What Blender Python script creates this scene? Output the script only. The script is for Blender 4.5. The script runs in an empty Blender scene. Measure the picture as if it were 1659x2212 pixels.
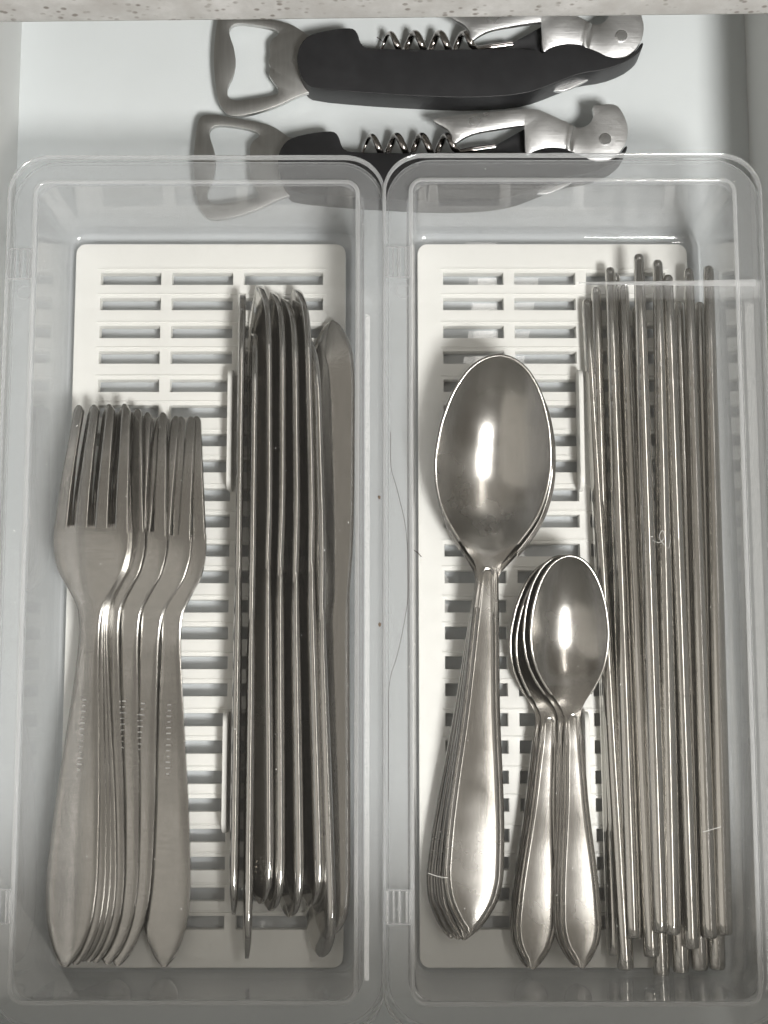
import bpy, bmesh, math, random
import numpy as np
from mathutils import Matrix, Vector

random.seed(7)
S = 0.001                       # everything below is laid out in millimetres
scene = bpy.context.scene
col = scene.collection

# ------------------------------------------------------------------ camera
F, CAM_H = 3250.0, 520.0        # focal length in survey pixels, lens height above the drawer floor
TILT = math.atan(444 / F)
cam_d = bpy.data.cameras.new('camera')
cam = bpy.data.objects.new('camera', cam_d); col.objects.link(cam)
cam.location = (0, 0, CAM_H * S)
cam.rotation_euler = (TILT, 0, 0)
cam_d.sensor_fit = 'VERTICAL'; cam_d.sensor_height = 36.0
cam_d.lens = F / 2212 * 36.0
cam_d.clip_start = 0.01; cam_d.clip_end = 20
scene.camera = cam

# ------------------------------------------------------------------ room light
world = bpy.data.worlds.new('World'); scene.world = world; world.use_nodes = True
bg = world.node_tree.nodes['Background']
bg.inputs[0].default_value = (1.0, 0.91, 0.75, 1); bg.inputs[1].default_value = 0.155

def area(name, loc, target, size, power, color):
    d = bpy.data.lights.new(name, 'AREA'); d.shape = 'DISK'; d.size = size * S
    d.energy = power; d.color = color
    o = bpy.data.objects.new(name, d); col.objects.link(o)
    o.location = Vector(loc) * S
    o.rotation_euler = (Vector(target) - Vector(loc)).to_track_quat('-Z', 'Y').to_euler()
    return o
area('ceiling_lamp', (390, -500, 1190), (0, 60, 0), 280, 21, (1.0, 0.985, 0.95))
area('left_fill', (-1250, -820, 1200), (0, 60, 0), 2600, 9.5, (1.0, 0.95, 0.87))  # unseen broad fill, added to soften shadows from the front left
strip_light = area('highlight_strip', (680, 250, 1900), (0, 250, 0), 130, 5.5, (1.0, 0.96, 0.89))  # unseen strip added for highlight lines along the chopsticks
strip_light.data.shape = 'RECTANGLE'; strip_light.data.size = .13; strip_light.data.size_y = 1.6
strip_light.rotation_euler = (0, math.atan2(680, 1900), 0)
area('ceiling_bounce_fill', (0, 1050, 1900), (0, 1050, 0), 3000, 4.4, (1.0, 0.94, 0.86))  # added fill for light bounced off the ceiling, brightens flat metal

vs = scene.view_settings
vs.view_transform = 'Standard'; vs.look = 'None'; vs.exposure = 0.0; vs.gamma = 1.0; vs.use_curve_mapping = False
scene.render.engine = 'CYCLES'
scene.cycles.use_denoising = True
scene.cycles.max_bounces = 8; scene.cycles.transparent_max_bounces = 24
scene.cycles.use_adaptive_sampling = True; scene.cycles.adaptive_threshold = 0.05; scene.cycles.adaptive_min_samples = 16
scene.cycles.glossy_bounces = 6; scene.cycles.diffuse_bounces = 3; scene.cycles.transmission_bounces = 4

# ------------------------------------------------------------------ helpers
def at(u, v, z):
    """survey reading (u, v) of something z mm above the drawer floor -> place in the drawer, mm"""
    a, b = u - 829.5, 1106 - v
    dy = F * math.sin(TILT) + b * math.cos(TILT)
    dz = F * math.cos(TILT) - b * math.sin(TILT)
    k = (CAM_H - z) / dz
    return Vector((a * k, dy * k, z))

def tag(o, label, cat, group=None):
    o['label'] = label; o['category'] = cat
    if group: o['group'] = group
    return o

def thing(name, label, cat, loc=(0, 0, 0), rot=(0, 0, 0), group=None):
    o = bpy.data.objects.new(name, None); col.objects.link(o)
    o.empty_display_size = 0.01
    o.location = Vector(loc) * S; o.rotation_euler = rot
    return tag(o, label, cat, group)

def finish(me, mat, smooth, angle):
    me.materials.append(mat)
    if smooth:
        me.shade_smooth(); me.set_sharp_from_angle(angle=math.radians(angle))

def mesh(name, verts, faces, mat, parent=None, smooth=True, angle=40, fix=False):
    me = bpy.data.meshes.new(name)
    me.from_pydata([tuple(c * S for c in v) for v in verts], [], faces)
    if fix:
        bm = bmesh.new(); bm.from_mesh(me)
        bmesh.ops.remove_doubles(bm, verts=bm.verts, dist=1e-6)
        bmesh.ops.recalc_face_normals(bm, faces=bm.faces); bm.to_mesh(me); bm.free()
    me.update(); finish(me, mat, smooth, angle)
    o = bpy.data.objects.new(name, me); col.objects.link(o); o.parent = parent
    return o

def bm_obj(name, bm, mat, parent=None, smooth=True, angle=40):
    bmesh.ops.recalc_face_normals(bm, faces=bm.faces)
    bmesh.ops.scale(bm, vec=(S, S, S), verts=bm.verts)
    me = bpy.data.meshes.new(name); bm.to_mesh(me); bm.free()
    finish(me, mat, smooth, angle)
    o = bpy.data.objects.new(name, me); col.objects.link(o); o.parent = parent
    return o

def copy_tree(o, parent=None):
    c = o.copy(); col.objects.link(c); c.parent = parent
    for ch in list(o.children): copy_tree(ch, c)
    return c

def pchip(pts):
    xs = np.array([p[0] for p in pts], float); ys = np.array([p[1] for p in pts], float)
    h = np.diff(xs); dl = np.diff(ys) / h; m = np.zeros(len(xs))
    m[0], m[-1] = dl[0], dl[-1]
    for i in range(1, len(xs) - 1):
        if dl[i-1] * dl[i] > 0:
            w1, w2 = 2*h[i] + h[i-1], h[i] + 2*h[i-1]
            m[i] = (w1 + w2) / (w1 / dl[i-1] + w2 / dl[i])
    def fn(x):
        i = int(np.clip(np.searchsorted(xs, x) - 1, 0, len(h) - 1))
        t = min(max((x - xs[i]) / h[i], 0), 1)
        return float((2*t**3 - 3*t**2 + 1)*ys[i] + (t**3 - 2*t**2 + t)*h[i]*m[i] + (3*t**2 - 2*t**3)*ys[i+1] + (t**3 - t**2)*h[i]*m[i+1])
    return fn

def sheet(top, bottom):
    """closed solid from two equal grids of points"""
    R, C = len(top), len(top[0])
    v = [p for r in top for p in r] + [p for r in bottom for p in r]
    n = R * C; f = []
    for i in range(R - 1):
        for j in range(C - 1):
            a, b, c, d = i*C + j, i*C + j + 1, (i+1)*C + j + 1, (i+1)*C + j
            f.append((a, b, c, d)); f.append((n + d, n + c, n + b, n + a))
    for i in range(R - 1):
        a, b = i*C, (i+1)*C; f.append((a, b, n + b, n + a))
        a, b = i*C + C - 1, (i+1)*C + C - 1; f.append((b, a, n + a, n + b))
    for j in range(C - 1):
        f.append((j + 1, j, n + j, n + j + 1))
        a, b = (R-1)*C + j, (R-1)*C + j + 1; f.append((a, b, n + b, n + a))
    return v, f

def rrect(hx, hy, r, n=8):
    r = min(r, hx - .01, hy - .01); out = []
    for cx, cy, a0 in ((hx - r, hy - r, 0), (-hx + r, hy - r, 90), (-hx + r, -hy + r, 180), (hx - r, -hy + r, 270)):
        for k in range(n + 1):
            a = math.radians(a0 + 90 * k / n)
            out.append((cx + r * math.cos(a), cy + r * math.sin(a)))
    return out

def ring_loft(profile, hx, hy, r0, n=8, close=True, cap=None):
    """sweep a profile of (offset, z) round a rounded rectangle"""
    loops = [[(x, y, z) for x, y in rrect(hx + o, hy + o, max(r0 + o, 1.0), n)] for o, z in profile]
    N = len(loops[0]); v = [p for l in loops for p in l]; f = []
    m = len(loops)
    for i in range(m if close else m - 1):
        a, b = i * N, ((i + 1) % m) * N
        for j in range(N):
            k = (j + 1) % N; f.append((a + j, a + k, b + k, b + j))
    for c in (cap or []): f.append(tuple(range(c * N, c * N + N)))
    return v, f

def tube(path, r, seg=8, closed_ends=True):
    """round bar along points; r is a number or a list of radii"""
    P = [Vector(p) for p in path]; n = len(P)
    rr = r if isinstance(r, (list, tuple)) else [r] * n
    v, f = [], []
    t0 = (P[1] - P[0]).normalized()
    nrm = t0.orthogonal().normalized()
    for i in range(n):
        t = (P[min(i+1, n-1)] - P[max(i-1, 0)]).normalized()
        nrm = (nrm - t * nrm.dot(t)).normalized(); b = t.cross(nrm)
        for k in range(seg):
            a = 2 * math.pi * k / seg
            v.append(tuple(P[i] + (nrm * math.cos(a) + b * math.sin(a)) * rr[i]))
    for i in range(n - 1):
        for k in range(seg):
            f.append((i*seg + k, i*seg + (k+1) % seg, (i+1)*seg + (k+1) % seg, (i+1)*seg + k))
    if closed_ends:
        f.append(tuple(range(seg))[::-1]); f.append(tuple(range((n-1)*seg, n*seg)))
    return v, f

def box(x0, x1, y0, y1, z0, z1):
    v = [(x, y, z) for x in (x0, x1) for y in (y0, y1) for z in (z0, z1)]
    return v, [(0, 1, 3, 2), (4, 6, 7, 5), (0, 4, 5, 1), (2, 3, 7, 6), (0, 2, 6, 4), (1, 5, 7, 3)]

def bevelled(name, vf, width, mat, parent=None, seg=2, angle=40):
    bm = bmesh.new()
    vs_ = [bm.verts.new(p) for p in vf[0]]
    for f in vf[1]: bm.faces.new([vs_[i] for i in f])
    bmesh.ops.recalc_face_normals(bm, faces=bm.faces)
    bmesh.ops.bevel(bm, geom=list(bm.edges), offset=width, segments=seg, affect='EDGES', profile=.5)
    return bm_obj(name, bm, mat, parent, True, angle)

# ------------------------------------------------------------------ materials
def nodes(name):
    m = bpy.data.materials.new(name); m.use_nodes = True
    nt = m.node_tree; return m, nt, nt.nodes, nt.links

def N(nt, kind, **kw):
    n = nt.nodes.new(kind)
    for k, v in kw.items():
        if k.startswith('i_'): n.inputs[k[2:].replace('_', ' ')].default_value = v
        else: setattr(n, k, v)
    return n

def ramp(nt, fac, stops):
    r = nt.nodes.new('ShaderNodeValToRGB'); nt.links.new(fac, r.inputs[0])
    e = r.color_ramp.elements
    while len(e) < len(stops): e.new(.5)
    for k, (p, c) in enumerate(stops):
        e[k].position = p; e[k].color = (c, c, c, 1) if isinstance(c, (int, float)) else (*c, 1)
    return r

def steel(name, base, rough, rough_var=.08, streak=(.25, .02, .25), bump=.02, grain=900):
    m, nt, nd, L = nodes(name)
    b = nd['Principled BSDF']; b.inputs['Metallic'].default_value = 1
    tc = N(nt, 'ShaderNodeTexCoord'); mp = N(nt, 'ShaderNodeMapping')
    mp.inputs['Scale'].default_value = tuple(s / S for s in streak)
    L.new(tc.outputs['Object'], mp.inputs[0])
    n1 = N(nt, 'ShaderNodeTexNoise', i_Scale=3.0, i_Detail=6.0, i_Roughness=.65); L.new(mp.outputs[0], n1.inputs['Vector'])
    n2 = N(nt, 'ShaderNodeTexNoise', i_Scale=float(grain), i_Detail=3.0); L.new(tc.outputs['Object'], n2.inputs['Vector'])
    n3 = N(nt, 'ShaderNodeTexNoise', i_Scale=45.0, i_Detail=4.0); L.new(tc.outputs['Object'], n3.inputs['Vector'])
    r = ramp(nt, n3.outputs[0], [(.3, max(rough - rough_var, .02)), (.72, rough + rough_var)])
    L.new(r.outputs[0], b.inputs['Roughness'])
    c = ramp(nt, n1.outputs[0], [(.25, tuple(x * .86 for x in base)), (.75, base)])
    L.new(c.outputs[0], b.inputs['Base Color'])
    add = N(nt, 'ShaderNodeMath', operation='ADD'); L.new(n1.outputs[0], add.inputs[0]); L.new(n2.outputs[0], add.inputs[1])
    bp = N(nt, 'ShaderNodeBump', i_Strength=bump, i_Distance=.0004); L.new(add.outputs[0], bp.inputs['Height'])
    L.new(bp.outputs[0], b.inputs['Normal'])
    return m

def plain(name, base, rough, var=.05, scale=60, bump=0., bscale=800, spec=.5):
    m, nt, nd, L = nodes(name); b = nd['Principled BSDF']
    tc = N(nt, 'ShaderNodeTexCoord')
    n = N(nt, 'ShaderNodeTexNoise', i_Scale=float(scale), i_Detail=6.0); L.new(tc.outputs['Object'], n.inputs['Vector'])
    c = ramp(nt, n.outputs[0], [(.3, tuple(x * (1 - var) for x in base)), (.7, base)])
    L.new(c.outputs[0], b.inputs['Base Color'])
    b.inputs['Roughness'].default_value = rough; b.inputs['Specular IOR Level'].default_value = spec
    if bump:
        n2 = N(nt, 'ShaderNodeTexNoise', i_Scale=float(bscale), i_Detail=4.0); L.new(tc.outputs['Object'], n2.inputs['Vector'])
        bp = N(nt, 'ShaderNodeBump', i_Strength=bump, i_Distance=.0006); L.new(n2.outputs[0], bp.inputs['Height'])
        L.new(bp.outputs[0], b.inputs['Normal'])
    return m

def clear_plastic(name, haze, tint, rough=.03, reflection_streak=.0, f0=.04):
    """thin clear moulding: Fresnel reflection over a see-through, slightly milky sheet"""
    m, nt, nd, L = nodes(name); nd.remove(nd['Principled BSDF']); out = nd['Material Output']
    lw = N(nt, 'ShaderNodeLayerWeight', i_Blend=.5)
    pw = N(nt, 'ShaderNodeMath', operation='POWER'); L.new(lw.outputs['Facing'], pw.inputs[0]); pw.inputs[1].default_value = 5
    fr = N(nt, 'ShaderNodeMath', operation='MULTIPLY_ADD'); L.new(pw.outputs[0], fr.inputs[0])
    fr.inputs[1].default_value = 1 - f0; fr.inputs[2].default_value = f0
    tr = N(nt, 'ShaderNodeBsdfTransparent'); tr.inputs[0].default_value = (*tint, 1)
    df = N(nt, 'ShaderNodeBsdfDiffuse'); df.inputs[0].default_value = (.93, .94, .95, 1)
    tl = N(nt, 'ShaderNodeBsdfTranslucent'); tl.inputs[0].default_value = (.93, .94, .95, 1)
    mk = N(nt, 'ShaderNodeMixShader'); mk.inputs[0].default_value = .5
    L.new(df.outputs[0], mk.inputs[1]); L.new(tl.outputs[0], mk.inputs[2])
    hz = N(nt, 'ShaderNodeMixShader')
    co = N(nt, 'ShaderNodeMath', operation='SUBTRACT'); co.inputs[0].default_value = 1.04; L.new(lw.outputs['Facing'], co.inputs[1])
    dv = N(nt, 'ShaderNodeMath', operation='DIVIDE'); dv.inputs[0].default_value = -haze; L.new(co.outputs[0], dv.inputs[1])
    ex = N(nt, 'ShaderNodeMath', operation='EXPONENT'); L.new(dv.outputs[0], ex.inputs[0])
    om = N(nt, 'ShaderNodeMath', operation='SUBTRACT'); om.inputs[0].default_value = 1; L.new(ex.outputs[0], om.inputs[1])
    L.new(om.outputs[0], hz.inputs[0])      # longer way through the milky wall at a slant, more haze
    L.new(tr.outputs[0], hz.inputs[1]); L.new(mk.outputs[0], hz.inputs[2])
    gl = N(nt, 'ShaderNodeBsdfGlossy'); gl.inputs['Roughness'].default_value = rough
    mx = N(nt, 'ShaderNodeMixShader'); L.new(fr.outputs[0], mx.inputs[0])
    L.new((hz if haze else tr).outputs[0], mx.inputs[1]); L.new(gl.outputs[0], mx.inputs[2])
    L.new(mx.outputs[0], out.inputs['Surface'])
    return m

def stone(name):
    m, nt, nd, L = nodes(name); b = nd['Principled BSDF']
    tc = N(nt, 'ShaderNodeTexCoord')
    n1 = N(nt, 'ShaderNodeTexNoise', i_Scale=70.0, i_Detail=8.0, i_Roughness=.7); L.new(tc.outputs['Object'], n1.inputs['Vector'])
    c1 = ramp(nt, n1.outputs[0], [(.30, (.44, .425, .41)), (.5, (.53, .525, .515)), (.68, (.66, .655, .65))])
    v = N(nt, 'ShaderNodeTexVoronoi', i_Scale=420.0); L.new(tc.outputs['Object'], v.inputs['Vector'])
    n2 = N(nt, 'ShaderNodeTexNoise', i_Scale=95.0, i_Detail=3.0); L.new(tc.outputs['Object'], n2.inputs['Vector'])
    k = ramp(nt, v.outputs['Distance'], [(.20, 1.0), (.36, 0.0)])
    k2 = ramp(nt, n2.outputs[0], [(.44, 0.0), (.56, .85)])
    mu = N(nt, 'ShaderNodeMath', operation='MULTIPLY'); L.new(k.outputs[0], mu.inputs[0]); L.new(k2.outputs[0], mu.inputs[1])
    mx = N(nt, 'ShaderNodeMix', data_type='RGBA'); L.new(mu.outputs[0], mx.inputs[0])
    L.new(c1.outputs[0], mx.inputs[6]); mx.inputs[7].default_value = (.17, .145, .125, 1)
    L.new(mx.outputs[2], b.inputs['Base Color']); b.inputs['Roughness'].default_value = .35
    return m

M_floor = plain('white_laminate', (.69, .725, .735), .38, .03, 40, .05, 1500)
M_wall = plain('grey_drawer_side', (.72, .73, .72), .45, .04, 30, .05, 1500)
M_stone = stone('speckled_stone')
M_insert = plain('white_plastic', (.83, .83, .80), .33, .03, 50, .03, 900)
M_box = clear_plastic('milky_clear_plastic', .065, (.985, .985, .99), 0)
M_rim = clear_plastic('milky_rim_plastic', .16, (.975, .98, .985), 0)
M_lid = clear_plastic('clear_lid_plastic', 0, (.985, .985, .985), 0)
M_bead = clear_plastic('clear_edge_plastic', .34, (.95, .96, .97), 0, 0, .10)
M_ridge = clear_plastic('milky_ridge_plastic', .42, (.97, .975, .98), 0, 0, .06)
M_reflection = clear_plastic('reflection_streak_plastic', .55, (.97, .97, .97), 0, 0, .06)  # hazy material that paints a reflected streak on the lid
M_hinge = clear_plastic('clear_hinge_plastic', .32, (.93, .935, .94), 0, 0, .16)
M_fork = steel('satin_steel', (.445, .435, .415), .20, .06, (.05, .4, .2), .03)
M_knife = steel('knife_steel', (.57, .56, .54), .11, .03, (.3, .03, .3), .02)
M_spoon = steel('polished_steel', (.47, .455, .43), .23, .08, (.5, .06, .5), .03)
M_stick = steel('chopstick_steel', (.69, .675, .645), .12, .05, (.8, .012, .8), .03)
M_lever = steel('brushed_steel', (.80, .80, .80), .33, .08, (.03, 1.2, .5), .12)
M_opener = steel('opener_steel', (.64, .635, .62), .40, .05)
M_worm = steel('dark_chrome', (.50, .47, .45), .14, .03)
M_black = plain('black_plastic', (.024, .024, .026), .46, .3, 200, .06, 2500)
M_hair = plain('dark_hair', (.05, .035, .03), .5)
M_mark_dust = plain('pale_mark_dust', (.75, .75, .72), .8)
M_crumb = plain('brown_crumb', (.14, .10, .07), .8)

# ------------------------------------------------------------------ the drawer
def struct(o): o['kind'] = 'structure'; return o
struct(mesh('drawer_floor', *box(-134, 134, -106, 420, -12, 0), M_floor, smooth=False))
struct(mesh('drawer_side_left', *box(-146, -132.2, -103.2, 420, .1, 52), M_wall, smooth=False))
struct(mesh('drawer_side_right', *box(131.6, 146, -103.2, 420, .1, 52), M_wall, smooth=False))
struct(bevelled('drawer_front', box(-170, 170, -124, -103.4, -20, 162), 1.5, M_wall))
struct(mesh('drawer_back', *box(-132, 131.4, 420.2, 432, .1, 52), M_wall, smooth=False))
ct = bevelled('countertop', box(-450, 450, 0, 560, 0, 30), 3.0, M_stone, None, 4)
pL, pR = at(0, 57, 165), at(1659, 39, 165)
ct.location = Vector(((pL.x + pR.x) / 2, (pL.y + pR.y) / 2, 165)) * S
ct.rotation_euler = (0, 0, math.atan2(pR.y - pL.y, pR.x - pL.x)); struct(ct)

# ------------------------------------------------------------------ clear boxes with lids
RIM_HX, RIM_HY, RIM_CY = 52.6, 128.8, 43.5
def make_box(cx, dz, label):
    t = thing('clear_storage_box', label, 'storage box', (cx, RIM_CY, .15), group='clear boxes in the drawer')
    zt = 48 + dz
    prof = [(-3.0, 0), (-1.2, 1.2), (1.3, zt - 1.5), (-.3, zt - 1.5), (-2.4, 4.0), (-3.2, 2.4), (-5.2, 1.5)]
    v, f = ring_loft(prof, RIM_HX, RIM_HY, 7, 8, close=False, cap=(0, len(prof) - 1))
    mesh('basin', v, f, M_box, t, angle=50, fix=True)
    prof = [(0, zt - 1.4), (-.4, zt - .6), (0.0, zt), (.8, zt + .2), (1.6, zt), (7.2, zt - .5), (8.0, zt - .9), (8.2, zt - 2.4), (7.4, zt - 2.4), (7.0, zt - 1.6), (1.9, zt - 1.3)]
    v, f = ring_loft(prof, RIM_HX, RIM_HY, 7, 10)
    mesh('rim', v, f, M_rim, t, angle=35, fix=True)
    return t
LID_HX, LID_HY, LID_CY = 61.3, 138.0, 43.6
def make_lid(bx, cx, dz):
    z = 48.6 + dz
    prof = [(-.9, 0), (-.9, 1.1)]
    v, f = ring_loft(prof, LID_HX, LID_HY, 13, 12, close=False, cap=(0, 1))
    t = mesh('lid', v, f, M_lid, bx, angle=30, fix=True)
    t.location = (Vector((cx, LID_CY, z)) - Vector((bx.location / S))) * S
    t['label'] = 'clear hinged lid closed over the box'
    prof = [(-.85, -.9), (-.95, 1.2), (-.7, 1.6), (-.3, 1.7), (0, 1.3), (.05, -.6), (-.3, -1.1)]
    v, f = ring_loft(prof, LID_HX, LID_HY, 13, 12)
    mesh('edge_bead', v, f, M_bead, t, angle=50, fix=True)
    prof = [(-9.6, 1.15), (-9.3, 1.5), (-8.6, 1.5), (-8.3, 1.15)]
    v, f = ring_loft(prof, LID_HX, LID_HY, 13, 10, close=False)
    mesh('inner_ridge', v, f, M_ridge, t, angle=50)
    for y in (101.4, -100.6):
        v, f = [], []
        def put(vf):
            n = len(v); v.extend(vf[0]); f.extend(tuple(i + n for i in q) for q in vf[1])
        for yy_ in (y - 5, y + 5): put(tube([(-LID_HX + .9, yy_, 1.45), (-LID_HX + 8.4, yy_, 1.45)], .3, 8))
        for xo, rr in ((.3, .55), (2.2, .32), (4.0, .5), (6.2, .4), (7.3, .55)):
            x = -LID_HX + 1.0 + xo
            put(tube([(x, y - 4.8, 1.4), (x, y + 4.8, 1.4)], rr, 10))
        put(tube([(-LID_HX + 4.9 + .55 * math.cos(a), y - .6 + .55 * math.sin(a), 1.5) for a in np.linspace(0, 2*math.pi, 12)], .2, 6))
        mesh('hinge', v, f, M_hinge, t, angle=50)
    ringp = [(-LID_HX + 6.5 + 2.3 * math.cos(a), 92 + 2.3 * math.sin(a), 1.12) for a in np.linspace(0, 2*math.pi, 25)]
    mesh('moulding_mark', *tube(ringp, .14, 6), M_bead, t)
    if dz:                                           # milky strip imitating a bright reflection, in from the right-hand edge
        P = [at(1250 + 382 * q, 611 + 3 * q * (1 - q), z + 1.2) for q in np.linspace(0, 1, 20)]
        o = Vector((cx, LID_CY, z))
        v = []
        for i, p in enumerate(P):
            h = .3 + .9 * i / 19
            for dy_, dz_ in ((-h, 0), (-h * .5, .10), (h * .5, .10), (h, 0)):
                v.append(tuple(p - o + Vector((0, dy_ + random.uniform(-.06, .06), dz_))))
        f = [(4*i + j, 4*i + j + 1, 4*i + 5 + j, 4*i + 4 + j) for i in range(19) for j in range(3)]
        mesh('reflection_streak', v, f, M_reflection, t, angle=80)
    return t
make_lid(make_box(-60.3, 0, 'clear lidded plastic box on the left, holding forks and knives'), -60.9, 0)
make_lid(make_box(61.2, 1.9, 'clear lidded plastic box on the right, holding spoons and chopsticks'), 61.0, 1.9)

# ------------------------------------------------------------------ white slotted inserts
ROWS = []
yy = 152.9
for k in range(24):
    ROWS.append(yy); yy -= 9.15 if k % 2 == 0 else 10.05
INS_W, INS_Y0, INS_Y1 = 95.0, -82.0, 165.5
COLS = [(9.0, 30.1), (34.0, 55.4), (59.3, 87.0)]
def make_insert(x0, label, tabs):
    t = thing('slotted_insert', label, 'drain insert', (x0, 0, 1.7), group='white slotted inserts in the boxes')
    xs = [0] + [c for p in COLS for c in p] + [INS_W]
    ys = [INS_Y0] + [c for r in reversed(ROWS) for c in (r - 2.15, r + 2.15)] + [INS_Y1]
    bm = bmesh.new(); z0, z1 = 0.7, 5.3
    vt = {}
    def V(i, j, z):
        if (i, j, z) not in vt: vt[i, j, z] = bm.verts.new((xs[i], ys[j], z))
        return vt[i, j, z]
    solid = lambda i, j: 0 <= i < len(xs) - 1 and 0 <= j < len(ys) - 1 and not (i % 2 == 1 and j % 2 == 1)
    for i in range(len(xs) - 1):
        for j in range(len(ys) - 1):
            if not solid(i, j): continue
            bm.faces.new([V(i, j, z1), V(i+1, j, z1), V(i+1, j+1, z1), V(i, j+1, z1)])
            bm.faces.new([V(i, j+1, z0), V(i+1, j+1, z0), V(i+1, j, z0), V(i, j, z0)])
            for di, dj, a, b in ((-1, 0, (i, j), (i, j+1)), (1, 0, (i+1, j+1), (i+1, j)), (0, -1, (i+1, j), (i, j)), (0, 1, (i, j+1), (i+1, j+1))):
                if not solid(i + di, j + dj):
                    bm.faces.new([V(*a, z0), V(*b, z0), V(*b, z1), V(*a, z1)])
    corner = [e for e in bm.edges if all(v.co.x in (0, INS_W) and v.co.y in (INS_Y0, INS_Y1) for v in e.verts) and abs(e.verts[0].co.z - e.verts[1].co.z) > 1]
    bmesh.ops.bevel(bm, geom=corner, offset=3.5, segments=6, affect='EDGES', profile=.5)
    bmesh.ops.recalc_face_normals(bm, faces=bm.faces)
    es = [e for e in bm.edges if len(e.link_faces) == 2 and e.calc_face_angle() > 1.2 and min(v.co.z for v in e.verts) > 5]
    bmesh.ops.bevel(bm, geom=es, offset=.35, segments=2, affect='EDGES', profile=.5)
    bm_obj('slotted_plate', bm, M_insert, t, True, 35)
    for r in ROWS:                                   # low lip behind every row of slots
        o = mesh('lip', *tube([(8.0, r + 3.6, 5.2), (88.0, r + 3.6, 5.2)], .42, 6), M_insert, t)
    v, f = [], []
    for x in (4, INS_W - 4):         # standing feet
        for y in (-76, 40, 158):
            a, b = tube([(x, y, 0), (x, y, 3.2)], 2.2, 10)
            mesh('foot', a, b, M_insert, t)
    for ya, yb in tabs:                              # upright divider tabs with rounded ends
        out = []
        hx, hz = (yb - ya) / 2, 7.0
        pts = [(ya, 5.0), (ya, 9.5)] + [(ya + 4 - 4 * math.cos(a), 9.5 + 4.5 * math.sin(a)) for a in np.linspace(.2, math.pi/2, 6)]
        pts += [(yb - 4 + 4 * math.sin(a), 9.5 + 4.5 * math.cos(a)) for a in np.linspace(0, math.pi/2 - .2, 6)] + [(yb, 9.5), (yb, 5.0)]
        n = len(pts)
        v = [(54.9, p[0], p[1]) for p in pts] + [(56.5, p[0], p[1]) for p in pts]
        f = [tuple(range(n))[::-1], tuple(range(n, 2*n))] + [(i, (i+1) % n, n + (i+1) % n, n + i) for i in range(n)]
        bevelled('divider_tab', (v, f), .3, M_insert, t)
    return t
TABS = [(77, 119), (-38, 2)]
make_insert(-108.5, 'white slotted plastic insert under the forks and knives', TABS)
make_insert(11.8, 'white slotted plastic insert under the spoons and chopsticks', TABS)
DECK = 7.0                                           # top of the inserts above the drawer floor

# ------------------------------------------------------------------ forks
def make_fork():
    t = thing('fork', '-', 'fork')
    w = pchip([(0, .7), (2.5, 2.9), (8, 5.6), (16, 7.6), (26, 8.3), (45, 7.6), (75, 5.4), (95, 3.9), (106, 3.4), (114, 4.0), (121, 7.3), (128, 11.2), (136, 12.8), (141.5, 12.9)])
    zc = pchip([(0, 4.0), (30, 3.8), (70, 3.0), (94, 2.3), (104, 2.3), (112, 3.2), (122, 5.2), (131, 6.6), (142, 7.4), (152, 7.3), (162, 6.5), (172, 5.3), (183, 3.6)])   # lies face down
    rows = list(np.linspace(0, 12, 10)) + list(np.linspace(15, 141.5, 56))
    sc = [-1, -.94, -.8, -.5, 0, .5, .8, .94, 1]
    def pt(y, x, hw, off): return (x, y, zc(y) - off - .07 * (x / 8.0) ** 2 * min(1, max(0, (y - 105) / 20)))
    def grid(rows, xc, hw, th):
        top = [[pt(y, xc(y) + s * hw(y), hw(y), .25 * max(0, abs(s) - .85) / .15) for s in sc] for y in rows]
        bot = [[pt(y, xc(y) + s * hw(y), hw(y), th - .25 * max(0, abs(s) - .85) / .15) for s in sc] for y in rows]
        return sheet(top, bot)
    v, f = grid(rows, lambda y: 0, w, 1.7)
    mesh('handle', v, f, M_fork, t, angle=50)
    half = pchip([(139, 12.9), (160, 11.5), (183, 9.5)])       # outer edge of the head along the tines
    for k in range(4):
        rr = list(np.linspace(140, 179, 16)) + list(np.linspace(180.5, 183, 7))
        tw = lambda y: (half(y) * 2 - 3 * 2.6) / 8 * (1 if y < 180.8 else math.sqrt(max(.12, 1 - ((y - 180.8) / 2.25) ** 2)))
        xc = lambda y, k=k: -half(y) + (half(y) * 2 - 3 * 2.6) / 8 + k * ((half(y) * 2 - 3 * 2.6) / 4 + 2.6)
        v, f = grid(rr, xc, tw, 1.7)
        mesh('tine', v, f, M_fork, t, angle=50)
    bm = bmesh.new()                                            # faint row of stamped marks along the handle
    rnd = random.Random(3)
    for k in range(13):
        y = 62 + k * 1.9; h = rnd.choice((.45, .6, .75))
        a, b = box(-h, h, y, y + .35, zc(y) - .02, zc(y) + .05)
        vv = [bm.verts.new(p) for p in a]
        for q in b: bm.faces.new([vv[i] for i in q])
    bm_obj('stamped_marks', bm, M_lever, t, False)
    return t

def lay(o, end, other, z_end, z_other, roll=0):
    """put a piece with its handle end over reading `end`, pointing towards reading `other`"""
    p, q = at(*end, z_end), at(*other, z_other); d = q - p
    o.location = p * S
    o.rotation_euler = (math.atan2(d.z, math.hypot(d.x, d.y)), roll, -math.atan2(d.x, d.y))

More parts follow.
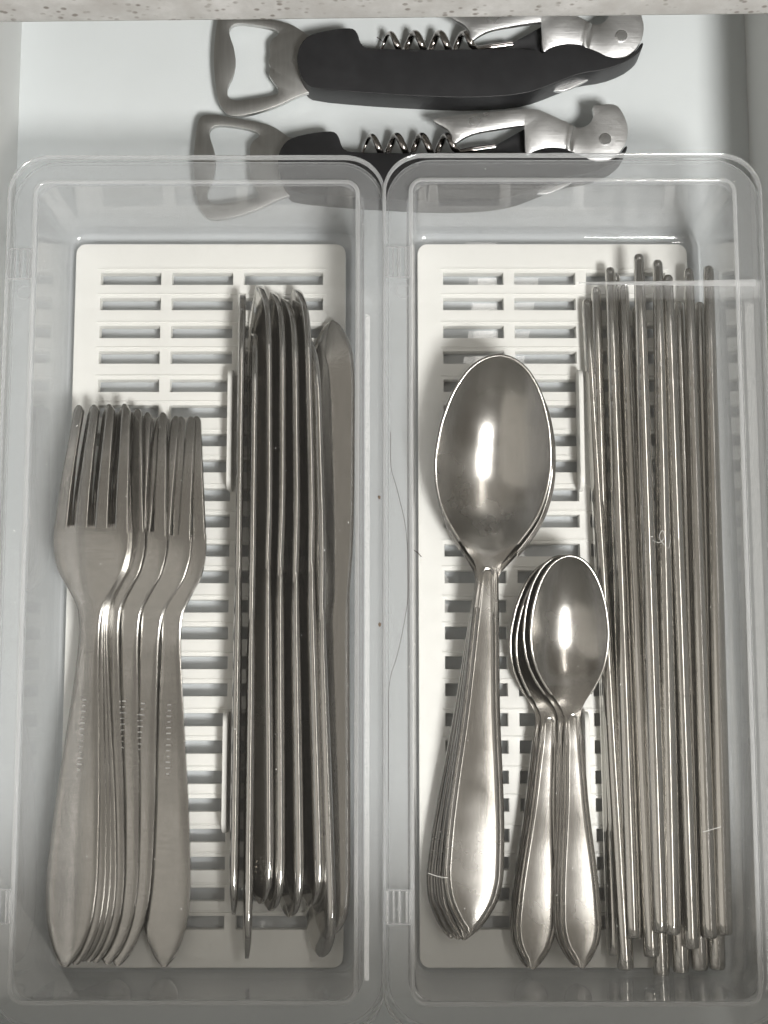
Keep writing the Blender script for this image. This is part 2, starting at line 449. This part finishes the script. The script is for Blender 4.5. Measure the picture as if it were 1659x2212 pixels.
fork0 = make_fork()
FZ = [12.6, 11.0, 9.4, 7.8, 6.2, 4.6, 3.5, 2.4]      # the forks lie overlapped like shingles, right edges raised
ORD = ['leftmost and topmost', 'second', 'third', 'fourth', 'fifth', 'sixth', 'seventh', 'eighth', 'ninth', 'tenth']
fork_rows = [((150, 2085), (196, 1390)), ((172, 2080), (204, 1390)), ((186, 2073), (209, 1392)), ((200, 2074), (214, 1391)),
             ((215, 2076), (238, 1390)), ((240, 2079), (280, 1391)), ((262, 2082), (325, 1392)), ((361, 2085), (372, 1390))]
for i, (e, n) in enumerate(fork_rows):
    o = fork0 if i == 0 else copy_tree(fork0)
    z = DECK + FZ[i]
    lay(o, e, n, z, z, math.radians(-9 if i < 7 else -7))
    o['label'] = ('satin steel fork on top at the far left of the fork stack' if i == 0 else
                  'satin steel fork at the far right of the fork stack, lying flat' if i == 7 else
                  'satin steel fork, %s from the left in the overlapping fork stack' % ORD[i])
    o['group'] = 'forks stacked in the left box'

# ------------------------------------------------------------------ table knives
def make_knife():
    t = thing('table_knife', '-', 'knife')
    wl = pchip([(0, 1.0), (1.0, 2.9), (3.5, 5.0), (8, 6.7), (18, 7.5), (40, 7.4), (80, 7.0), (108, 6.7), (118, 6.7)])
    th = pchip([(0, 1.3), (6, 2.7), (20, 3.3), (70, 3.2), (105, 2.8), (118, 1.9)])
    rows = list(np.linspace(0, 10, 10)) + list(np.linspace(13, 118, 36))
    A = [2 * math.pi * k / 20 for k in range(20)]
    v, f = [], []
    for y in rows:
        for a in A:                                  # rounded slab section
            ca, sa = math.cos(a), math.sin(a)
            x = wl(y) * math.copysign(abs(ca) ** .55, ca); z = th(y) / 2 * math.copysign(abs(sa) ** .55, sa)
            v.append((x, y, z))
    for i in range(len(rows) - 1):
        for k in range(20):
            f.append((i*20 + k, i*20 + (k+1) % 20, (i+1)*20 + (k+1) % 20, (i+1)*20 + k))
    f.append(tuple(range(20))); f.append(tuple(range((len(rows)-1)*20, len(rows)*20)))
    mesh('handle', v, f, M_knife, t, angle=60, fix=True)
    right = pchip([(114, 6.4), (122, 6.9), (134, 7.7), (155, 8.1), (192, 8.1), (203, 7.5), (209, 6.2), (213.5, 4.0), (216.2, 1.8), (217, .3)])
    left = pchip([(114, -6.4), (122, -6.9), (132, -8.2), (150, -9.0), (188, -9.0), (201, -8.0), (208, -6.2), (213.5, -3.8), (216.2, -1.7), (217, -.3)])
    rows = list(np.linspace(114, 135, 10)) + list(np.linspace(142, 202, 14)) + list(np.linspace(205, 217, 12))
    cs = [0, .06, .25, .5, .75, .90, .95, .985, 1]
    top, bot = [], []
    for y in rows:
        T = 2.3
        tr, br = [], []
        for c in cs:
            x = left(y) + (right(y) - left(y)) * c
            hz = T / 2 * (.25 + .75 * min(1, c / .3)) if c < .3 else T / 2 * {1: .25, .985: .72, .95: .95}.get(c, 1)
            tr.append((x, y, hz)); br.append((x, y, -hz))
        top.append(tr); bot.append(br)
    v, f = sheet(top, bot)
    mesh('blade', v, f, M_knife, t, angle=50)
    return t
knife0 = make_knife()
# right-hand (upper) edge of every knife read near the tip and near the handle, how far it is rolled up, where its tip reaches
knives = [(521, 506, 86, 635), (551, 538, 82, 720), (585, 583, 58, 618), (615, 608, 55, 632), (643, 648, 54, 645),
          (672, 690, 53, 625), (691, 714, 50, 722), (769, 754, 8, 693)]
KN = ['leftmost table knife, standing thin on its edge', 'second table knife from the left, its blade mirroring the slots', 'third table knife from the left, with the pale tip reaching furthest',
      'fourth table knife from the left in the leaning row', 'fifth table knife from the left in the leaning row', 'sixth table knife from the left, its wide tip showing behind',
      'second table knife from the right, with a short dark tip', 'rightmost table knife, lying nearly flat against the box wall']
for i, (ut, uh, roll, vt) in enumerate(knives):
    o = knife0 if i == 0 else copy_tree(knife0)
    ph = math.radians(roll); hw = 8.4
    zc = DECK + 9.0 * math.sin(ph) + .8
    zt = zc + hw * math.sin(ph)
    if i == 7: zc = DECK + 3.4; zt = zc + 2.0
    if i == 6: zc += .5
    a, b = at(ut, 786, zt), at(uh, 1773, zt)
    a.x -= hw * math.cos(ph); b.x -= (hw - 1.6) * math.cos(ph)
    d = (a - b).normalized()
    yt = at(ut, vt, zc).y
    tip = b + d * ((yt - b.y) / d.y)
    base = tip - d * 208; o.scale = (1, 208 / 217, 1)
    base.z = zc
    o.location = base * S
    o.rotation_euler = (0, -ph, -math.atan2(d.x, d.y))
    o['label'] = KN[i]; o['group'] = 'table knives leaning in the left box'

# ------------------------------------------------------------------ spoons
def make_spoon(L, bowl_len, bw, hw_end, neck, cat_label, name, depth):
    t = thing(name, '-', 'spoon')
    yn = L - bowl_len
    k = L / 189.0
    def zline(y):                                    # rim of the bowl, neck and handle seen from the side
        return pz(y)
    pz = pchip([(0, 9.6*k), (.15*L, 9.3*k), (.4*L, 9.5*k), (.52*L, 10.5*k), (yn - 4*k, 11.0*k), (yn + 6*k, 9.6*k), (yn + bowl_len*.3, 10.4*k), (yn + bowl_len*.7, 17.2*k), (L, 24.0*k)])
    w = pchip([(0, .4), (1.6*k, 2.5*k), (6*k, hw_end*.58), (13*k, hw_end*.9), (20*k, hw_end), (28*k, hw_end*.985), (.4*L, hw_end*.62), (.55*L, neck*1.22), (yn - 3*k, neck), (yn + 1, neck*.96)])
    # handle with two raised border lines
    D = [0, .25, .55, .85, 1.15, 1.45, 1.75, 2.05, 2.35, 2.65, 3.0]
    def relief(d):
        return -.35 * math.exp(-(d / .25) ** 2) + .52 * math.exp(-((d - .75) / .36) ** 2) + .48 * math.exp(-((d - 1.95) / .36) ** 2) - .20 * min(1, d / 1.5)
    rows = list(np.linspace(0, 9*k, 12)) + list(np.linspace(11*k, yn + 1.5*k, 56))
    top, bot = [], []
    for y in rows:
        W = w(y); sq = min(1, W / 3.4) * (1 if k > .9 else .8); fade = min(1, max(0, (yn - y) / (14*k)))
        ds = [d * sq for d in D]; inner = W - ds[-1]
        xs = [-(W - d) for d in ds] + [inner * q for q in (-.7, -.35, 0, .35, .7)] + [(W - d) for d in reversed(ds)]
        tr, br = [], []
        for x in xs:
            d = (W - abs(x)) / max(sq, .01)
            crown = .9 * k * (1 - (x / max(W, .1)) ** 2) * min(1, W / 8)
            tr.append((x, y, pz(y) + relief(d) * fade * min(1, sq * 1.2) + crown))
            br.append((x, y, pz(y) - 1.7 + .25 * (1 - min(1, d / .5)) + crown * .6))
        top.append(tr); bot.append(br)
    v, f = sheet(top, bot); mesh('handle', v, f, M_spoon, t, angle=60)
    # bowl
    e = bowl_len
    bwf = pchip([(0, neck*.98), (.035, neck*1.15), (.07, bw*.31), (.17, bw*.58), (.25, bw*.765), (.32, bw*.88), (.42, bw*.97), (.51, bw), (.66, bw*.945), (.75, bw*.86), (.83, bw*.75), (.90, bw*.60), (.945, bw*.46), (.975, bw*.31), (.992, bw*.17), (1, bw*.03)])
    dpf = pchip([(0, 0), (.07, .03), (.16, .25), (.30, .72), (.48, 1), (.66, .96), (.82, .68), (.93, .32), (1, 0)])
    ts = list(np.linspace(0, .9, 40)) + list(.9 + .1 * np.sin(np.linspace(.08, math.pi/2, 14)))
    ss = [math.sin(a) for a in np.linspace(-math.pi/2, math.pi/2, 25)]
    top, bot = [], []
    for q in ts:
        y = yn + q * e; W = bwf(q); dd = depth * dpf(q)
        crown = .9 * k * min(1, neck / 8) * max(0, 1 - q / .12)
        tr = [(s * W, y, pz(y) + crown * (1 - s*s) - dd * (1 - s * s)) for s in ss]
        br = [(s * W * 1.0, y, pz(y) + crown * (1 - s*s) * .6 - dd * (1 - s * s) - 1.35 + (.35 if abs(s) > .99 else 0)) for s in ss]
        top.append(tr); bot.append(br)
    v, f = sheet(top, bot)
    edge = [Vector(r[0]) for r in top[6:]] + [Vector(r[-1]) for r in reversed(top[6:])]
    edge = [p - Vector((0, 0, .55)) for p in edge]
    rv, rf = tube(edge, .62 * (k * .4 + .6), 8)
    n0 = len(v); v = v + rv; f = f + [tuple(i + n0 for i in q) for q in rf]
    mesh('bowl', v, f, M_spoon, t, angle=60)
    # little square-ended collar where the bowl starts
    mesh('neck_collar', *tube([(-neck*.55, yn - 1.0*k, pz(yn) + 1.05*k), (-neck*.25, yn + .8*k, pz(yn) + 1.05*k), (neck*.25, yn + .8*k, pz(yn) + 1.05*k), (neck*.55, yn - 1.0*k, pz(yn) + 1.05*k)], .45*k, 8), M_spoon, t)
    return t
sp0 = make_spoon(187.5, 70, 19.1, 9.9, 3.7, '', 'tablespoon', 8.6)
# the stack of tablespoons: handle end read on the photograph, bowls nested under the top one
tabs_ = [((1012, 2012), (1046, 1300)), ((999, 2022), (1045, 1302)), ((986, 2021), (1043, 1304)), ((971, 2018), (1041, 1306))]
TS = ['tablespoon on top of its stack, its whole bowl showing', 'second tablespoon down in the stack, only its handle edge showing', 'third tablespoon down in the stack, its edge showing on the left', 'lowest tablespoon of the stack, its handle furthest left']
for i, (e, n) in enumerate(tabs_):
    o = sp0 if i == 0 else copy_tree(sp0)
    z = DECK - 1.6 + (3 - i) * 2.8
    lay(o, e, n, z, z); o.rotation_euler[0] = 0
    o['label'] = 'polished steel ' + TS[i]; o['group'] = 'tablespoons stacked in the right box'
tp0 = make_spoon(132.5, 52, 12.8, 6.9, 2.7, '', 'teaspoon', 6.0)
teas = [((1252, 2085), (1231, 1560)), ((1241, 2082), (1217, 1561)), ((1146, 2087), (1181, 1560)), ((1137, 2084), (1169, 1562))]
TT = ['teaspoon on top, its whole bowl showing against the chopsticks', 'second teaspoon from the right, under the topmost one', 'third teaspoon down, its handle lying apart on the left', 'lowest teaspoon, its bowl rim furthest left of the nested bowls']
zz = [DECK + 6.9, DECK + 4.9, DECK + 2.8, DECK + .6]
bowl_at = [0, 0, 0, 0]
for i, (e, n) in enumerate(teas):
    o = tp0 if i == 0 else copy_tree(tp0)
    lay(o, e, n, zz[i], zz[i]); o.rotation_euler[0] = 0
    o['label'] = 'small polished steel ' + TT[i]; o['group'] = 'teaspoons stacked in the right box'

# ------------------------------------------------------------------ chopsticks
def make_stick(L):
    prof = [(0, .3), (.15, 2.0), (.6, 2.55), (1.4, 2.75), (4, 2.8), (60, 2.78), (110, 2.6), (160, 2.3)]
    y = 172
    while y < 190:                                   # fine grip rings near the thin end
        r = 2.3 - (y - 160) * .0085
        prof += [(y, r), (y + .35, r - .02), (y + .8, r - .02), (y + 1.15, r)]; y += 5.6
    prof += [(L - 3.2, 1.8), (L - 1.2, 1.68), (L - .35, 1.15), (L, .25)]
    v, f = tube([(0, p[0], 0) for p in prof], [p[1] for p in prof], 18)
    o = mesh('chopstick', v, f, M_stick, None, angle=35)
    return o
SL = 226.0
st0 = make_stick(SL)
# thin end, thick end, height of thin end and thick end above the deck
sticks = [((1271, 610), (1329, 2097), 6.5, 3.2), ((1289, 656), (1350, 2062), 2.2, 7.6), ((1321, 581), (1367, 2011), 7.5, 9.0), ((1334, 586), (1383, 2045), 4.0, 3.2),
          ((1358, 618), (1407, 2060), 6.0, 8.6), ((1384, 558), (1426, 2003), 11.5, 13.6), ((1380, 668), (1428, 2092), 2.0, 3.0), ((1403, 567), (1452, 2003), 9.5, 13.0),
          ((1424, 661), (1471, 2094), 2.0, 3.0), ((1442, 602), (1493, 2041), 6.5, 8.4), ((1461, 656), (1512, 2092), 2.0, 3.0), ((1479, 581), (1533, 2025), 6.5, 8.3),
          ((1504, 656), (1549, 2081), 2.0, 3.0), ((1520, 578), (1564, 2006), 6.0, 8.0)]
sticks.sort(key=lambda s: s[0][0])
nth = ['leftmost', 'second', 'third', 'fourth', 'fifth', 'sixth', 'seventh', 'eighth', 'ninth', 'tenth', 'eleventh', 'twelfth', 'thirteenth', 'rightmost']
for i, (a, b, za, zb) in enumerate(sticks):
    o = st0 if i == 0 else copy_tree(st0)
    pa, pb = at(*a, DECK + za), at(*b, DECK + zb)
    d = (pa - pb).normalized(); base = (pa - d * SL) * .8 + pb * .2
    o.location = base * S
    o.rotation_euler = (math.asin(d.z), random.uniform(0, 6.28), -math.atan2(d.x, d.y))
    lab = nth[i] + ('' if i in (0, len(sticks) - 1) else ' from the left')
    tag(o, 'round steel chopstick whose thin tip is ' + lab + ' in the bundle', 'chopstick', 'steel chopsticks in the right box')

# ------------------------------------------------------------------ corkscrews
ORG = at(900, 130, 6)                                # local origin of a corkscrew
def c1(x, y, z=6):                                   # readings taken from the two enlargements of the upper corkscrew
    p = at((800 + .5425 * x) / 1.823, (40 + .5425 * y) / 1.823, z); return (p.x - ORG.x, p.y - ORG.y)
def c2(x, y, z=6):
    p = at((1600 + .6028 * x) / 1.823, (40 + .6028 * y) / 1.823, z); return (p.x - ORG.x, p.y - ORG.y)

def smooth_loop(pts, it=2):
    for _ in range(it):
        q = []
        for i in range(len(pts)):
            a, b = pts[i], pts[(i + 1) % len(pts)]
            q += [(a[0]*.75 + b[0]*.25, a[1]*.75 + b[1]*.25), (a[0]*.25 + b[0]*.75, a[1]*.25 + b[1]*.75)]
        pts = q
    return pts

def plate(name, outer, holes, z0, z1, mat, parent, bevel=.3, seg=2, bend=None, cuts=()):
    bm = bmesh.new(); edges = []
    for loop in [outer] + holes:
        vs_ = [bm.verts.new((x, y, z1)) for x, y in loop]
        edges += [bm.edges.new((vs_[i], vs_[(i+1) % len(vs_)])) for i in range(len(vs_))]
    bmesh.ops.triangle_fill(bm, edges=edges, use_beauty=True, use_dissolve=False)
    bmesh.ops.recalc_face_normals(bm, faces=bm.faces)
    r = bmesh.ops.extrude_face_region(bm, geom=list(bm.faces))
    for v in r['geom']:
        if isinstance(v, bmesh.types.BMVert): v.co.z = z0
    bmesh.ops.recalc_face_normals(bm, faces=bm.faces)
    for x in cuts:
        bmesh.ops.bisect_plane(bm, geom=list(bm.verts) + list(bm.edges) + list(bm.faces), plane_co=(x, 0, 0), plane_no=(1, 0, 0))
    es = [e for e in bm.edges if len(e.link_faces) == 2 and e.calc_face_angle(0) > 1.1 and abs(e.verts[0].co.z - e.verts[1].co.z) < .01]
    if bevel:
        bmesh.ops.bevel(bm, geom=es, offset=bevel, segments=seg, affect='EDGES', profile=.5, clamp_overlap=True)
    if bend:
        for v in bm.verts: v.co.z += bend(v.co.x, v.co.y)
    return bm_obj(name, bm, mat, parent, True, 35)

def make_corkscrew():
    t = thing('corkscrew', '-', 'corkscrew', (ORG.x, ORG.y, 0), group='corkscrews behind the boxes')
    outer = [c1(*p, 6) for p in [(112, 60), (96, 130), (78, 300), (80, 450), (100, 620), (130, 715), (185, 772), (250, 776), (400, 748), (550, 697), (680, 632), (800, 590), (900, 560), (900, 200), (760, 190), (720, 158), (650, 112), (550, 82), (400, 55), (250, 30), (150, 25)]]
    hole = [c1(*p, 6) for p in [(188, 165), (198, 128), (240, 104), (320, 106), (450, 126), (540, 152), (552, 180), (505, 213), (480, 255), (486, 310), (488, 345), (474, 380), (490, 425), (476, 470), (500, 515), (542, 565), (548, 608), (500, 626), (350, 650), (250, 665), (195, 650), (172, 610), (182, 555), (222, 478), (240, 380), (226, 280), (204, 220)]]
    plate('bottle_opener', smooth_loop(outer, 1), [smooth_loop(hole, 1)[::-1]], 4.6, 6.8, M_lever, t, .35)
    t.children[0].data.materials[0] = M_opener
    top = [c1(*p, 12) for p in [(681, 360), (695, 285), (738, 215), (800, 180), (930, 152), (1050, 138), (1100, 148), (1126, 190), (1138, 240), (1168, 278), (1235, 290), (1640, 298)]]
    top += [c2(*p, 12) for p in [(420, 264), (700, 262), (862, 268), (884, 298), (932, 264), (1030, 236), (1130, 240), (1230, 270), (1330, 322), (1420, 322), (1490, 285), (1535, 215), (1548, 235), (1515, 290), (1430, 350), (1300, 398), (1150, 418), (1050, 452), (920, 505), (800, 548), (600, 575), (300, 580), (20, 566)]]
    top += [c1(*p, 12) for p in [(1200, 612), (800, 576), (738, 535), (698, 455)]]
    plate('handle', smooth_loop(top, 1), [], 1.2, 13.2, M_black, t, 3.0, 5)
    rec = [c2(*p, 8) for p in [(420, 262), (640, 245), (760, 180), (880, 112), (886, 300), (420, 300)]]
    plate('handle_recess', rec, [], 2.0, 8.5, M_black, t, .3)
    lev = [(418, 220), (408, 130), (278, 72), (318, 52), (658, 20), (938, -2), (1008, 22), (1168, 90), (1238, 108), (1298, 88), (1330, 36), (1313, -18), (1338, -32), (1468, -42), (1518, 20), (1550, 100), (1546, 175), (1518, 236), (1452, 300), (1380, 321), (1330, 315), (1230, 265), (1130, 236), (1030, 231), (932, 256), (884, 296), (882, 104), (868, 98), (720, 118), (560, 142), (480, 176)]
    lev = [c2(*p, 12) for p in lev]
    xb0, xb1 = c2(1150, 100, 12)[0], c2(1195, 100, 12)[0]
    ry0 = c2(1405, 168, 12)[1]
    plate('lever', smooth_loop(lev, 2), [], 10.6, 12.6, M_lever, t, .3, 2, cuts=(xb0, (xb0 + xb1) / 2, xb1),
          bend=lambda x, y: (1.6 if x < xb0 + .01 else (0 if x > xb1 - .01 else .8)) + (y - ry0) * .16)
    rx, ry = c2(1405, 168, 12.8)
    prof = [(0, 11.5, 2.1), (0, 13.1, 2.1), (0, 13.5, 1.8), (0, 13.6, .2)]
    v, f = tube([(rx, ry, p[1]) for p in prof], [p[2] for p in prof], 20); mesh('rivet', v, f, M_lever, t, angle=30)
    blade = [c2(*p, 6) for p in [(900, 500), (960, 530), (1010, 534), (1060, 522), (1150, 480), (1240, 425), (1300, 385), (1150, 400), (1000, 450)]]
    plate('foil_cutter_blade', smooth_loop(blade, 1), [], 5.0, 6.6, M_lever, t, .3)
    x0, y0 = c1(1262, 248, 9); x1, _ = c2(430, 200, 9)
    pitch = c1(1450, 248, 9)[0] - c1(1270, 248, 9)[0]
    path = []
    n = int((x1 - x0) / pitch * 20)
    for k in range(n + 1):
        a = 2 * math.pi * k / 20
        path.append((x0 + pitch * k / 20, y0 + .8 + 3.4 * math.cos(a + 3.4), 8.2 + 3.4 * math.sin(a + 3.4)))
    e = c2(640, 215, 9)
    path += [(path[-1][0] + 2, y0 - 1.5, 8), (e[0] - 4, e[1] - 1.0, 8), (e[0] + 3, e[1], 8)]
    rad = [min(1.25, .25 + .06 * k) for k in range(len(path))]
    v, f = tube(path, rad, 10); mesh('worm', v, f, M_worm, t, angle=60)
    return t
ck = make_corkscrew()
ck['label'] = 'black-handled steel corkscrew next to the stone countertop edge'
ck2 = copy_tree(ck)
r1, r2 = at(1342, 75, 12.8), at(1307, 298, 12.8)
ck2.location = ck.location + Vector((r2.x - r1.x, r2.y - r1.y, 0)) * S
ck2['label'] = 'corkscrew half tucked under the clear lids'

# ------------------------------------------------------------------ hairs and crumbs lying about, lid scratches
def h8(x, y, z): return at((1400 + x * .678) / 1.823, (1700 + y * .678) / 1.823, z)
ZL = 52.0
def strand(name, pts, r, mat, label, cat):
    P = [Vector(p) for p in pts]; out = []
    for i in range(len(P) - 1):
        p0, p1, p2, p3 = P[max(i-1, 0)], P[i], P[i+1], P[min(i+2, len(P)-1)]
        for k in range(6):
            t = k / 6
            out.append(.5 * ((2*p1) + (-p0 + p2)*t + (2*p0 - 5*p1 + 4*p2 - p3)*t*t + (-p0 + 3*p1 - 3*p2 + p3)*t**3))
    out.append(P[-1])
    return tag(mesh(name, *tube(out, r, 6), mat), label, cat)
strand('hair_strand', [h8(x, y, ZL) for x, y in [(204, 0), (206, 200), (240, 330), (290, 550), (305, 800), (300, 1000), (250, 1270), (196, 1470), (192, 1800), (190, 2150)]], .08, M_hair, 'long dark hair curving along the lid beside the spoons', 'hair')
strand('hair_strand', [h8(340, 688, ZL), h8(362, 704, ZL), h8(382, 726, ZL)], .16, M_hair, 'short dark bristle on the lid left of the tablespoon', 'hair')
strand('hair_strand', [at(814, 80, .3), at(822, 86, .3), at(829, 92, .3)], .15, M_hair, 'short curved hair on the drawer floor by the upper corkscrew', 'hair')
for i, (x, y) in enumerate([(137, 380), (140, 1120)]):
    p = h8(x, y, 50.6)
    bm = bmesh.new(); bmesh.ops.create_icosphere(bm, subdivisions=2, radius=.45)
    for v in bm.verts: v.co *= random.uniform(.7, 1.2); v.co.y *= 1.5; v.co.z *= .6
    o = bm_obj('crumb', bm, M_crumb, None, True, 60); o.location = p * S
    tag(o, ['tiny dark crumb on the lid seam level with the big spoon bowl', 'tiny dark crumb on the lid seam level with the teaspoon bowl'][i], 'crumb', 'crumbs on the lid seam')
strand('lid_mark', [at(u, v, 51.8) for u, v in [(925, 1886), (936, 1890), (950, 1894), (967, 1896)]], .08, M_mark_dust, 'white scratch on the lid over the tablespoon handle ends', 'mark')  # scratches in the lid, built as raised pale fibres
strand('lid_mark', [at(u, v, 51.8) for u, v in [(1519, 1797), (1527, 1795), (1540, 1791), (1558, 1786)]], .07, M_mark_dust, 'white scratch on the lid over the chopsticks', 'mark')
strand('lid_mark', [at(u, v, 51.8) for u, v in [(1410, 1167), (1424, 1172), (1436, 1160), (1431, 1146), (1424, 1160), (1434, 1176), (1444, 1184), (1448, 1168)]], .06, M_mark_dust, 'curled pale smudge on the lid over the chopstick middles', 'mark')  # smudge on the lid, built as a curled fibre

# fine dust on the lids and the drawer floor
bm = bmesh.new(); rnd = random.Random(11)
for k in range(230):
    if k < 150:
        x = rnd.uniform(-118, 118); y = rnd.uniform(-88, 178); z = 49.85 if x < 0 else 51.75
        if abs(x) < 2: continue
    else:
        x = rnd.uniform(-128, 128); y = rnd.uniform(186, 262); z = .12
    r = rnd.choice((.06, .07, .08, .1, .13)); a = rnd.uniform(0, 3.14)
    m = Matrix.Translation((x, y, z)) @ Matrix.Rotation(a, 4, 'Z') @ Matrix.Diagonal((r * rnd.uniform(1, 3.5), r, r * .7, 1))
    bmesh.ops.create_icosphere(bm, subdivisions=1, radius=1, matrix=m)
d = bm_obj('dust', bm, M_mark_dust); d['kind'] = 'stuff'; d['label'] = 'fine pale dust on the lids and drawer floor'; d['category'] = 'dust'
